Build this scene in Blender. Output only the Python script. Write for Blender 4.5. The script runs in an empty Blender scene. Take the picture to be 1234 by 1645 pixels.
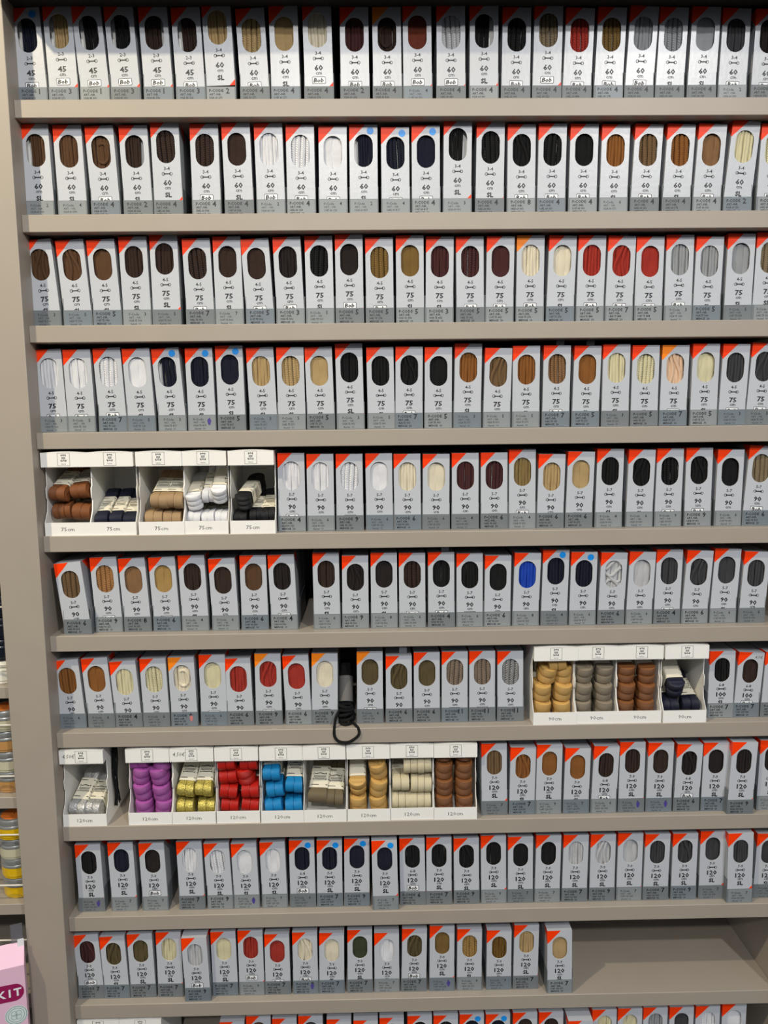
import bpy, math, random
from mathutils import Vector, Matrix, Euler
random.seed(7)
sc = bpy.context.scene
ZO = 1.8625            # height of the first visible shelf above the floor

# ---------------------------------------------------------------- camera
cam = bpy.data.cameras.new('camera'); cam_o = bpy.data.objects.new('camera', cam)
sc.collection.objects.link(cam_o); sc.camera = cam_o
cam.sensor_fit = 'VERTICAL'; cam.sensor_height = 36; cam.lens = 36 * 1250 / 1645
cam.clip_start = .01
def cam_matrix(loc, pitch, yaw, roll):
    cy, sy, cp, sp = math.cos(yaw), math.sin(yaw), math.cos(pitch), math.sin(pitch)
    f = Vector((sy * cp, cy * cp, sp)); r0 = Vector((cy, -sy, 0)); u0 = r0.cross(f)
    r = r0 * math.cos(roll) + u0 * math.sin(roll); u = -r0 * math.sin(roll) + u0 * math.cos(roll)
    m = Matrix((r, u, -f)).transposed().to_4x4(); m.translation = loc
    return m
cam_o.matrix_world = cam_matrix(Vector((.40835, -.96184, ZO - .36248)), -.128343, .0164015, -.0102170)

# ---------------------------------------------------------------- world, lamps, exposure
w = bpy.data.worlds.new('world'); sc.world = w; w.use_nodes = True
nt = w.node_tree; tcw = nt.nodes.new('ShaderNodeTexCoord'); sx = nt.nodes.new('ShaderNodeSeparateXYZ'); rp = nt.nodes.new('ShaderNodeValToRGB')
nt.links.new(tcw.outputs['Generated'], sx.inputs[0]); nt.links.new(sx.outputs['Z'], rp.inputs[0]); nt.links.new(rp.outputs[0], nt.nodes['Background'].inputs[0])
rp.color_ramp.elements[0].color = (.035, .035, .04, 1); rp.color_ramp.elements[1].color = (.84, .93, 1.06, 1); rp.color_ramp.elements[1].position = .25
w.node_tree.nodes['Background'].inputs[1].default_value = .50
sc.view_settings.view_transform = 'Standard'; sc.view_settings.look = 'None'
sc.view_settings.exposure = 0; sc.view_settings.gamma = 1; sc.view_settings.use_curve_mapping = False
def spot(name, loc, target, power, color, radius=.03, angle=100, blend=.8):
    l = bpy.data.lights.new(name, 'SPOT'); l.energy = power; l.color = color
    l.shadow_soft_size = radius; l.spot_size = math.radians(angle); l.spot_blend = blend
    o = bpy.data.objects.new(name, l); sc.collection.objects.link(o); o.location = loc
    o.rotation_euler = (Vector(target) - Vector(loc)).to_track_quat('-Z', 'Y').to_euler()
spot('ceiling_spot', (-.62, -1.02, 2.70), (-.05, 0, 1.25), 84, (1, .86, .60))
spot('ceiling_spot', (1.38, -1.85, 2.72), (.66, 0, 1.02), 82, (1, .975, .95), .03, 95)
spot('ceiling_spot', (.25, -2.35, 2.72), (.45, 0, .85), 90, (1, .97, .935), .05, 85, 1)

# ---------------------------------------------------------------- materials
def lin(c): return tuple(((v / 255) / 12.92 if v / 255 <= .04045 else ((v / 255 + .055) / 1.055) ** 2.4) for v in c) + (1,)
def mat(name, rgb, rough=.6, metal=0, noise=0, nscale=60, bump=0, bscale=300, wave=0, wscale=250, wdir='DIAGONAL', sheen=0, alpha=1, coat=0, spec=.5, rgb2=None, ramp=None):
    m = bpy.data.materials.new(name); m.use_nodes = True; nt = m.node_tree; N = nt.nodes; K = nt.links
    b = N['Principled BSDF']; c = lin(rgb)
    b.inputs['Base Color'].default_value = c; b.inputs['Roughness'].default_value = rough
    b.inputs['Metallic'].default_value = metal; b.inputs['Specular IOR Level'].default_value = spec
    b.inputs['Alpha'].default_value = alpha; b.inputs['Coat Weight'].default_value = coat
    if sheen: b.inputs['Sheen Weight'].default_value = sheen
    m.diffuse_color = c
    tc = N.new('ShaderNodeTexCoord'); col = None; h = None
    if noise:
        n = N.new('ShaderNodeTexNoise'); n.inputs['Scale'].default_value = nscale; n.inputs['Detail'].default_value = 4
        K.new(tc.outputs['Object'], n.inputs['Vector'])
        x = N.new('ShaderNodeMixRGB'); x.blend_type = 'MIX'
        x.inputs[1].default_value = tuple(v * (1 - noise) for v in c[:3]) + (1,)
        x.inputs[2].default_value = tuple(min(1, v * (1 + noise)) for v in c[:3]) + (1,)
        K.new(n.outputs['Fac'], x.inputs[0]); col = x.outputs[0]
    if wave:
        wv = N.new('ShaderNodeTexWave'); wv.wave_type = 'BANDS'; wv.bands_direction = wdir
        wv.inputs['Scale'].default_value = wscale; wv.inputs['Distortion'].default_value = 1.5; wv.inputs['Detail Scale'].default_value = 2
        K.new(tc.outputs['Object'], wv.inputs['Vector'])
        x = N.new('ShaderNodeMixRGB')
        x.inputs[1].default_value = lin(rgb2) if rgb2 else tuple(v * (1 - wave) for v in c[:3]) + (1,)
        x.inputs[2].default_value = c
        if col: K.new(col, x.inputs[2])
        K.new(wv.outputs['Fac'], x.inputs[0]); col = x.outputs[0]; h = wv.outputs['Fac']
    if bump:
        n = N.new('ShaderNodeTexNoise'); n.inputs['Scale'].default_value = bscale; n.inputs['Detail'].default_value = 2
        K.new(tc.outputs['Object'], n.inputs['Vector']); h = n.outputs['Fac']
    if h is not None:
        bp = N.new('ShaderNodeBump'); bp.inputs['Strength'].default_value = bump or .5; bp.inputs['Distance'].default_value = .001
        K.new(h, bp.inputs['Height']); K.new(bp.outputs[0], b.inputs['Normal'])
    if col: K.new(col, b.inputs['Base Color'])
    return m
M = {}
M['board'] = mat('taupe_laminate', (163, 153, 140), .45, noise=.05, nscale=25, bump=.04, bscale=900)
M['inner'] = mat('taupe_back_panel', (150, 140, 126), .6, noise=.05, nscale=20)
M['shade_dark'] = mat('painted_shade_dark', (38, 35, 33), .7)  # near-black colour standing in for shade in recesses
M['floor'] = mat('shop_floor', (46, 42, 38), .5, noise=.15, nscale=3)
M['silver'] = mat('silver_card', (190, 194, 200), .33, metal=.0, bump=.12, bscale=170, noise=.02, spec=.55)
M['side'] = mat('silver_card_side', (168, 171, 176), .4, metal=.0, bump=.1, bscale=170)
M['traygrey'] = mat('grey_card', (112, 118, 121), .5, noise=.04, nscale=120, spec=.4)
M['label0'] = M['traygrey']; M['label1'] = mat('pale_grey_label', (134, 140, 142), .42, noise=.04, nscale=120); M['label2'] = mat('blue_grey_label', (112, 122, 130), .42, noise=.04, nscale=120)
M['orange'] = mat('orange_print', (255, 62, 6), .42, bump=.06, bscale=170, spec=.25)
M['amber'] = mat('pale_orange_print', (255, 138, 30), .42, bump=.06, bscale=170, spec=.25)
M['ink'] = mat('dark_print', (24, 26, 30), .5)
M['inkgrey'] = mat('faded_print', (62, 66, 70), .5)
M['purple_ink'] = mat('purple_marker', (74, 62, 140), .5)
M['pink_ink'] = mat('pink_marker', (196, 120, 120), .5)
M['logo_white'] = mat('white_print', (236, 238, 240), .4)
M['white_card'] = mat('white_card', (240, 238, 232), .7, noise=.03, nscale=80)
M['inner_card'] = mat('white_insert_card', (225, 225, 222), .6)
M['dot'] = mat('blue_sticker', (20, 150, 240), .4)
M['paper'] = mat('paper_band', (222, 216, 196), .7, noise=.04, nscale=150)
COL = dict(navy=(12, 17, 38), black=(11, 12, 14), darkbrown=(52, 36, 29), brown=(92, 64, 41), tan=(142, 90, 40), beige=(188, 160, 112),
    cream=(238, 228, 202), white=(240, 241, 246), burgundy=(72, 36, 37), red=(170, 50, 38), grey=(160, 163, 166), palegrey=(200, 201, 203),
    charcoal=(62, 63, 66), olive=(126, 98, 50), taupe=(134, 118, 92), khakidark=(92, 80, 50), ivory=(226, 218, 178), bronze=(170, 122, 74),
    peach=(236, 200, 168), blue=(24, 72, 186), green=(58, 66, 42), redbrown=(110, 50, 32), blackbrown=(33, 25, 24), taupebrown=(118, 92, 62),
    lightbrown=(140, 104, 70), khaki=(140, 118, 74), goldbeige=(176, 142, 84), speckbrown=(96, 78, 62), speckblack=(28, 28, 30), zigzag=(84, 44, 46), stripe=(150, 110, 40))
WORD = dict(darkbrown='dark brown', palegrey='pale grey', redbrown='red-brown', blackbrown='black-brown', taupebrown='taupe brown', lightbrown='light brown',
    goldbeige='golden beige', speckbrown='brown speckled', speckblack='black and white speckled', zigzag='burgundy and yellow', stripe='black and yellow striped',
    khakidark='dark khaki', green='dark green')
for k, c in COL.items():
    M['l_' + k] = mat('lace_' + k, c, .75, noise=.12, nscale=900, wave=.12, wscale=420, wdir='Z', sheen=0, spec=.3)
    r2 = dict(speckbrown=(150, 135, 120), speckblack=(190, 190, 190), zigzag=(205, 170, 90), stripe=(24, 22, 20)).get(k)
    M['b_' + k] = mat('braided_lace_' + k, c, .8, noise=.1, nscale=900, wave=.34, wscale=250, rgb2=r2, sheen=0, spec=.3)

# ---------------------------------------------------------------- mesh helpers
class MB:
    def __init__(s): s.v = []; s.f = []; s.m = []; s.sm = []
    def add(s, vs, fs, mi=0, smooth=False):
        o = len(s.v); s.v += [tuple(v) for v in vs]
        for f in fs: s.f.append([i + o for i in f]); s.m.append(mi); s.sm.append(smooth)
        return s
    def box(s, x0, x1, y0, y1, z0, z1, mi=0, skip=''):
        vs = [(x, y, z) for z in (z0, z1) for y in (y0, y1) for x in (x0, x1)]
        F = dict(b=(0, 2, 3, 1), t=(4, 5, 7, 6), f=(0, 1, 5, 4), k=(2, 6, 7, 3), l=(0, 4, 6, 2), r=(1, 3, 7, 5))
        return s.add(vs, [F[k] for k in F if k not in skip], mi)
    def sweep(s, path, ring, mi=0, closed=False, smooth=True, up=(1, 0, 0), scale=None):
        # ring: list of (a,b) offsets in the frame (side, normal) carried along the path
        P = [Vector(p) for p in path]; n = len(P); R = len(ring); vs = []; side = Vector(up)
        for i, p in enumerate(P):
            t = (P[(i + 1) % n] - P[i - 1]) if closed else (P[min(i + 1, n - 1)] - P[max(i - 1, 0)])
            t.normalize(); side = (side - t * side.dot(t))
            if side.length < 1e-6: side = Vector((0, 1, 0))
            side.normalize(); nn = t.cross(side); k = scale[i] if scale else 1
            for a, b in ring: vs.append(p + side * a * k + nn * b * k)
        fs = []
        for i in range(n if closed else n - 1):
            j = (i + 1) % n
            for r in range(R): fs.append((i * R + r, i * R + (r + 1) % R, j * R + (r + 1) % R, j * R + r))
        if not closed: fs += [tuple(range(R))[::-1], tuple(range((n - 1) * R, n * R))]
        return s.add(vs, fs, mi, smooth)
    def tube(s, path, r, n=8, mi=0, closed=False, up=(1, 0, 0)):
        return s.sweep(path, [(r * math.cos(6.28318 * k / n), r * math.sin(6.28318 * k / n)) for k in range(n)], mi, closed, True, up)
    def mesh(s, name, mats):
        me = bpy.data.meshes.new(name); me.from_pydata(s.v, [], s.f)
        for m in mats: me.materials.append(m)
        for p, mi, sm in zip(me.polygons, s.m, s.sm): p.material_index = mi; p.use_smooth = sm
        me.validate(); me.update(); me.set_sharp_from_angle(angle=math.radians(42)); return me
    def obj(s, name, mats, parent=None, **k): return link(name, s.mesh(name, mats), parent, **k)
def link(name, me, parent=None, loc=(0, 0, 0), rot=(0, 0, 0)):
    o = bpy.data.objects.new(name, me); sc.collection.objects.link(o); o.parent = parent
    o.location = loc; o.rotation_euler = rot; return o
def thing(name, label, cat, loc, rot=(0, 0, 0), group=None):
    o = link(name, None, None, loc, rot); o.empty_display_size = .01
    o['label'] = label; o['category'] = cat
    if group: o['group'] = group
    return o
def tag(o, label, cat, group=None):
    o['label'] = label; o['category'] = cat
    if group: o['group'] = group
    return o
_tc = {}
def text(s, bold=0., res=1):
    k = (s, bold, res)
    if k not in _tc:
        c = bpy.data.curves.new('t', 'FONT'); c.body = s; c.size = 1; c.resolution_u = res; c.offset = bold
        o = bpy.data.objects.new('t', c); m = o.to_mesh()
        vs = [(v.co.x, v.co.y) for v in m.vertices]; fs = [tuple(p.vertices) for p in m.polygons]
        o.to_mesh_clear(); bpy.data.objects.remove(o); bpy.data.curves.remove(c)
        _tc[k] = (vs, fs, min(v[0] for v in vs), max(v[0] for v in vs))
    return _tc[k]
def put_text(mb, s, x, z, h, y, mi, bold=0., align='c', shear=0, sx=1., fn=None, res=1):
    # writing of cap height h on a plane facing -Y; z is the baseline
    vs, fs, a, b = text(s, bold, res); k = h / .72; w_ = (b - a) * k * sx
    x0 = x - w_ / 2 if align == 'c' else x
    out = [(x0 + (vx - a) * k * sx + shear * vz * k, y, z + vz * k) for vx, vz in vs]
    if fn: out = [fn(p) for p in out]
    mb.add(out, fs, mi)
def poly(mb, pts, y, mi): mb.add([(x, y, z) for x, z in pts], [tuple(range(len(pts)))], mi)
def ring2(mb, pts_out, pts_in, y, mi, fn=None):
    n = len(pts_out); vs = [(x, y, z) for x, z in pts_out + pts_in]
    if fn: vs = [fn(p) for p in vs]
    mb.add(vs, [(i, (i + 1) % n, n + (i + 1) % n, n + i) for i in range(n)], mi)
def circ(cx, cz, r, n=14, sx=1): return [(cx + r * sx * math.cos(6.2832 * i / n), cz + r * math.sin(6.2832 * i / n)) for i in range(n)]
def rrect(x0, x1, z0, z1, r, n=3):
    P = []
    for cx, cz, a0 in ((x1 - r, z1 - r, 0), (x0 + r, z1 - r, 90), (x0 + r, z0 + r, 180), (x1 - r, z0 + r, 270)):
        for i in range(n + 1):
            a = math.radians(a0 + 90 * i / n); P.append((cx + r * math.cos(a), cz + r * math.sin(a)))
    return P
def stadium(cx, z0, z1, r, n=9):
    P = []
    for i in range(n + 1): a = math.pi * i / n; P.append((cx + r * math.cos(a), z1 - r + r * math.sin(a)))
    for i in range(n + 1): a = math.pi + math.pi * i / n; P.append((cx + r * math.cos(a), z0 + r + r * math.sin(a)))
    return P
HIDE = [(0, 1), (.18, .72), (.55, .95), (.62, .55), (.4, .3), (.42, -.25), (.75, -.55), (.6, -.9), (.2, -.72), (0, -.78)]
HIDE = HIDE + [(-x, z) for x, z in HIDE[-2:0:-1]]
def hide_logo(mb, x, z, s, y, mi, fn=None, word=True):
    ring2(mb, [(x + a * s, z + b * s) for a, b in HIDE], [(x + a * s * .76, z + b * s * .78) for a, b in HIDE], y, mi, fn)
    for q, (a, b) in enumerate(((.26, .12), (.30, -.12), (.26, -.36))):
        ring2(mb, [(x - a * s, z + b * s), (x + a * s, z + b * s)], [(x - a * s, z + (b + .1) * s), (x + a * s, z + (b + .1) * s)], y, mi, fn)

# ---------------------------------------------------------------- shelving
PITCH = .128; RX = .9535
def Z(k): return ZO - k * PITCH
fl = MB().box(-2.4, 3.0, -3.4, .5, -.02, 0).obj('floor', [M['floor']]); fl['kind'] = 'structure'
def bevel(o, w_=.0008, seg=2):
    b = o.modifiers.new('bevel', 'BEVEL'); b.width = w_; b.segments = seg; b.limit_method = 'ANGLE'; return o
unit = thing('shelving_unit', 'tall taupe shelving unit holding rows of shoelace boxes', 'shelving unit', (.45, .15, 0))
def upart(name, x0, x1, y0, y1, z0, z1, m='board', par=None, ox=.45):
    return bevel(MB().box(x0 - ox, x1 - ox, y0 - .15, y1 - .15, z0, z1).obj(name, [M[m]], par or unit))
TOP = ZO + .30
upart('side_panel', -.0505, 0, -.014, .30, 0, TOP)
upart('side_panel', RX, RX + .05, -.014, .30, 0, TOP)
upart('back_panel', 0, RX, .285, .30, .02, TOP - .002, 'inner')
for k in range(-1, 13):
    upart('shelf', .0, RX, 0, .285, Z(k) - .0202, Z(k), 'shade_dark' if k < 0 else 'board')  # top board coloured dark to imitate the unlit cavity above the boxes
upart('header', 0, RX, -.052, -.001, Z(-1) - .0202, TOP, 'shade_dark')  # header shares the top board's painted-in shade
ROWS = ["""-1.5 106.3 -4.0 16 45 B C1 navy g d|34.9 110.8 -3.0 16 45 B C3 beige r w|71.6 108.5 -6.6 16 45 B C1 black g|107.6 109.8 -5.4 16 45 B C3 black g|146.1 109.3 -4.2 16 45 B C1 darkbrown g|184.0 106.5 -3.4 16 45 B C3 darkbrown g|219.6 114.7 -3.8 16 S C2 beige r|259.6 105.9 -4.5 16 B C4 beige b|295.9 107.7 -1.3 16 S C4 beige f|335.2 111.7 -1.5 16 B C4 cream r|377.8 107.1 -0.2 16 B C2 burgundy r|416.2 107.0 -0.5 16 B C4 darkbrown m a|452.1 109.3 -0.8 16 B L4 redbrown f|491.7 109.2 -0.6 16 B C4 palegrey b|530.7 110.5 -0.4 16 S C4 black g|568.6 107.2 1.1 16 B C4 black b|605.6 111.8 1.7 16 B C4 taupe b|641.5 106.2 3.3 16 B C4 red b|679.1 107.0 3.7 16 B C4 olive b|715.9 108.4 5.2 16 B C4 grey r|752.7 106.9 3.5 16 S C4 grey b|790.9 107.3 3.4 16 S C4 grey f|827.8 106.3 3.4 16 B L2 charcoal r|867.4 104.4 2.5 16 B C4 blackbrown r""",
"""-1.7 106.8 -1.7 16 S L2 brown r w|37.4 105.7 -2.3 16 S L4 brown r|77.0 104.1 -4.2 16 B C4 brown m|115.7 104.9 -2.7 16 S C2 darkbrown r w|151.9 110.2 -1.2 16 S C4 darkbrown b|197.5 106.5 -0.3 16 B C4 darkbrown b|236.6 106.8 -1.8 16 S C4 darkbrown f|274.8 106.6 -1.6 16 B L2 white r|311.2 104.6 0.1 16 B C4 white b|349.5 103.5 0.8 16 B L4 white f|386.5 105.2 0.4 16 S L2 navy g d|424.9 102.2 -0.2 16 B L4 navy b d|461.5 103.5 -0.2 16 B C4 navy f d|499.2 111.5 0.8 16 S L3 black g|538.4 108.4 1.3 16 S C4 black b|576.6 104.9 0.2 16 B C8 black m w|613.1 105.3 1.0 16 B C4 black b|651.3 105.1 1.2 16 B C4 black f|688.7 104.5 2.0 16 S L6 tan r|726.7 105.3 4.5 16 B C4 taupebrown b|765.5 105.1 4.7 16 S C4 tan b|802.6 105.0 5.2 16 B C4 lightbrown f|840.2 109.2 9.1 16 S C2 ivory r|880.5 104.7 3.6 16 B C4 ivory b""",
"""-1.6 102.3 -8.0 16 S L3 brown m|36.1 102.0 -6.5 16 S L5 brown m|72.0 102.3 -4.9 16 S C5 brown f|108.1 105.5 -1.9 16 S L3 darkbrown r|144.1 109.2 -1.0 16 S L5 darkbrown r|184.9 103.0 -2.6 16 B C7 darkbrown b|220.5 105.2 -1.2 16 S L7 darkbrown f|257.8 102.1 -4.9 16 B C5 darkbrown f|294.9 103.8 -3.3 16 B C3 blackbrown r|331.2 105.5 -0.7 16 S L5 black b|367.5 106.8 -0.1 16 B C5 blackbrown f|404.5 103.1 -0.4 16 B C5 olive b|441.7 104.8 -0.4 16 S C5 olive f|477.4 104.1 1.1 16 S C3 burgundy r|515.6 103.4 -1.0 16 B C5 burgundy b|551.4 103.6 1.1 16 B C5 burgundy f|588.9 104.4 0.3 16 B C5 cream r o|626.4 104.6 2.9 16 S C5 cream f|663.1 104.4 2.1 16 B C5 red r|699.1 103.7 2.7 16 B C7 red m|735.5 102.5 1.1 16 B C5 red f|772.4 104.2 0.8 16 B L3 grey r|808.0 102.5 2.2 16 S C5 grey r|846.8 105.2 1.8 16 S L5 grey f|882.0 106.5 3.0 16 S L5 taupe b""",
"""-1.6 101.0 -3.3 16 B L3 white r|32.9 100.7 -1.8 16 B L5 white r|71.6 101.9 -4.3 16 B C7 white b|107.0 101.1 -3.6 16 S L5 white f|145.1 100.8 -6.5 16 S L3 navy g d|181.8 101.4 -1.5 16 S L6 navy r d p|218.7 103.7 -1.2 16 S C5 navy f d|258.2 101.3 -3.1 16 S L3 beige r|293.3 101.5 -0.5 16 S L5 beige b|329.5 101.2 -2.1 16 S C5 beige f|366.5 105.0 -1.5 16 S L3 black r|404.9 100.5 -1.3 16 S L5 black r|439.3 101.2 0.9 16 B C7 black m|475.9 99.9 0.4 16 S C5 black f|512.3 104.2 1.7 16 S L3 tan r|549.0 98.7 2.5 16 S L5 taupebrown m|585.6 100.5 -0.1 16 S L5 tan r|623.2 101.2 1.0 16 B C7 lightbrown b|660.6 100.8 2.3 16 S C5 tan f|698.0 101.6 -0.0 16 S L3 ivory r|734.6 100.2 0.3 16 S C5 ivory b|771.0 100.4 1.7 16 B C7 peach m o|809.7 101.6 0.6 16 S C5 ivory f|845.4 101.3 3.3 16 B L3 charcoal r|880.3 102.5 5.4 16 B L5 charcoal m""",
"""290.6 99.2 0.1 15 B C4 white r|327.0 97.7 0.1 15 S L6 white r|363.8 97.3 -0.1 15 B C9 white b|401.4 97.4 -0.6 15 S L6 white f|436.9 96.5 -0.5 15 B C6 cream r|472.8 96.1 0.4 15 S L6 cream f|510.0 96.8 -0.1 15 B L4 burgundy r|547.0 96.9 -0.6 15 B C6 burgundy b|582.5 100.7 -0.5 15 B L4 khaki r|618.2 94.5 1.8 15 S C6 beige r|654.8 97.3 2.1 15 B C6 beige f|692.7 100.6 1.5 15 S L4 black r|732.1 99.1 1.9 15 S L6 black m|768.9 99.7 1.1 15 B L9 black b|807.0 100.4 0.1 15 B C9 black m|846.0 97.8 1.6 15 S L6 black f|882.0 103.2 7.1 15 B C6 taupe b""",
"""15.9 91.9 -9.0 7 S C6 taupebrown b|52.8 97.2 -4.3 16 B C9 bronze b|89.3 95.1 -5.2 16 S C8 lightbrown f|126.7 96.2 -4.2 16 B C6 goldbeige f|163.1 98.4 -3.0 16 S L4 darkbrown r|201.9 93.5 -3.1 16 S L6 darkbrown f|239.5 97.4 -0.8 16 S C6 brown f|277.3 97.5 -3.1 16 B C4 blackbrown r|332.2 100.0 -0.5 16 S L6 darkbrown r|368.8 95.6 0.6 16 B C9 blackbrown m|406.0 99.0 -0.1 16 S L8 blackbrown f|442.2 98.0 -0.1 16 B L6 darkbrown b|479.7 98.6 -0.3 16 B C4 black r|516.3 96.4 -0.2 16 B L6 black r|552.0 93.2 0.8 16 B C6 black f|588.6 96.5 2.5 16 S L8 blue r|625.8 100.4 1.9 16 S L4 navy r d|662.5 96.6 1.3 16 S L6 navy r d|699.8 95.6 3.0 16 S C6 palegrey m|736.3 96.2 3.9 16 S L6 palegrey f|772.8 98.5 2.3 16 B C4 charcoal r|808.9 97.4 5.2 16 S C6 charcoal m|845.8 99.1 4.7 16 S L6 charcoal f|883.8 94.7 4.9 16 S L6 charcoal r""",
"""-0.9 90.7 -6.5 15 S L6 tan r|36.2 93.0 -6.0 15 S L6 tan f|71.9 88.2 -5.6 15 S C4 ivory r|107.7 91.8 -2.2 15 S L6 ivory b|144.0 93.2 -1.8 15 B C9 cream m a k|182.6 96.2 -0.7 15 B L6 ivory f|216.6 90.0 -2.2 15 B C6 red r|253.9 97.0 0.3 15 B C9 red m o|292.7 93.1 -3.0 15 B C6 red f|326.7 95.9 1.3 15 B C9 cream f y|386.1 97.2 0.3 15 B L6 khakidark f o|423.9 91.0 0.1 15 B C6 khakidark m|460.6 94.6 -0.0 15 B C6 khakidark f|496.9 95.5 0.1 15 B C11 speckbrown b|533.1 95.5 -0.4 15 B C11 speckbrown b|570.3 94.3 -0.8 15 B C11 speckblack b|848.2 90.5 0.1 15 100 S C7 black r|882.1 89.3 5.3 15 100 B C7 darkbrown f e|918.8 88.8 3.6 15 100 B C7 burgundy f""",
"""549.5 99.1 -1.1 10 S L7 taupebrown r|586.1 93.5 1.3 10 S C7 tan m|621.4 96.9 0.8 10 S L9 tan f|658.2 91.3 1.9 10 S L7 tan f|695.0 93.5 3.4 10 68 B L6 darkbrown r|731.9 97.9 0.9 10 S L7 darkbrown r p|768.8 97.2 1.1 10 S L7 darkbrown f p|805.8 94.5 3.0 10 68 B C6 blackbrown m|842.8 95.9 0.8 10 S C7 blackbrown f|874.1 99.8 4.0 1 S C9 blackbrown r|917.8 97.5 1.2 10 S L7 blackbrown f""",
"""9.8 95.9 -1.3 12 S L7 black r p|53.4 97.2 -2.3 12 S L7 navy f|94.7 95.7 -2.3 12 B L7 blackbrown f|144.0 97.1 -1.9 12 S C7 white r|181.7 93.3 -3.4 12 S C9 white b|217.2 92.6 -2.4 12 S L9 white f p|254.7 93.0 -2.0 12 S L7 white f|292.5 95.2 -0.4 12 68 B L6 navy r d|328.7 95.4 0.6 12 S C7 navy r d|365.2 96.7 0.8 12 S C9 navy f d|403.6 98.2 -1.4 3 S L7 navy f d|440.7 96.1 -1.2 12 68 B C6 black r|476.0 96.3 -0.3 12 S C7 black r|513.3 93.7 -0.7 12 S C9 black m|550.0 97.8 -1.4 12 S L9 black r|586.0 94.6 -0.4 12 S L7 black f|622.4 96.3 1.4 12 S L7 black f|659.3 96.1 1.5 12 S C7 palegrey r|696.8 96.0 0.5 12 S C9 palegrey m|733.5 97.1 0.9 12 S L7 palegrey f|769.7 95.7 1.0 12 S C7 charcoal r|807.9 95.6 -0.0 12 S C9 charcoal m|845.9 98.5 -0.9 12 S L7 charcoal f|880.4 99.3 -2.3 3 S L7 charcoal r|920.5 93.2 2.1 12 S L7 charcoal f""",
"""2.0 92.8 -4.6 12 B C7 burgundy m|36.4 89.8 -3.4 12 S C7 khakidark m|72.1 93.3 -1.9 12 S C7 khakidark f|109.4 95.5 -0.2 12 S C7 ivory r|148.2 92.8 -2.7 3 B C9 palegrey r|183.8 93.8 -1.1 12 S C7 ivory f|219.9 96.0 -0.3 12 B L9 red r|255.4 88.4 -0.1 12 B C7 red f|293.2 91.3 0.1 12 B C9 cream m p|328.8 89.2 1.1 12 S C7 cream f|367.4 92.7 0.7 12 S C7 green f|404.3 88.1 0.2 12 S L7 white f|441.2 93.4 1.6 12 B C7 khakidark m|479.6 96.3 0.6 12 S L7 olive f p|517.2 91.1 0.4 12 S L9 zigzag r|557.8 88.3 0.2 12 S L9 stripe r|594.6 95.6 0.9 12 S C7 beige r|639.7 91.7 -1.5 3 S C7 beige f"""]
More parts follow.
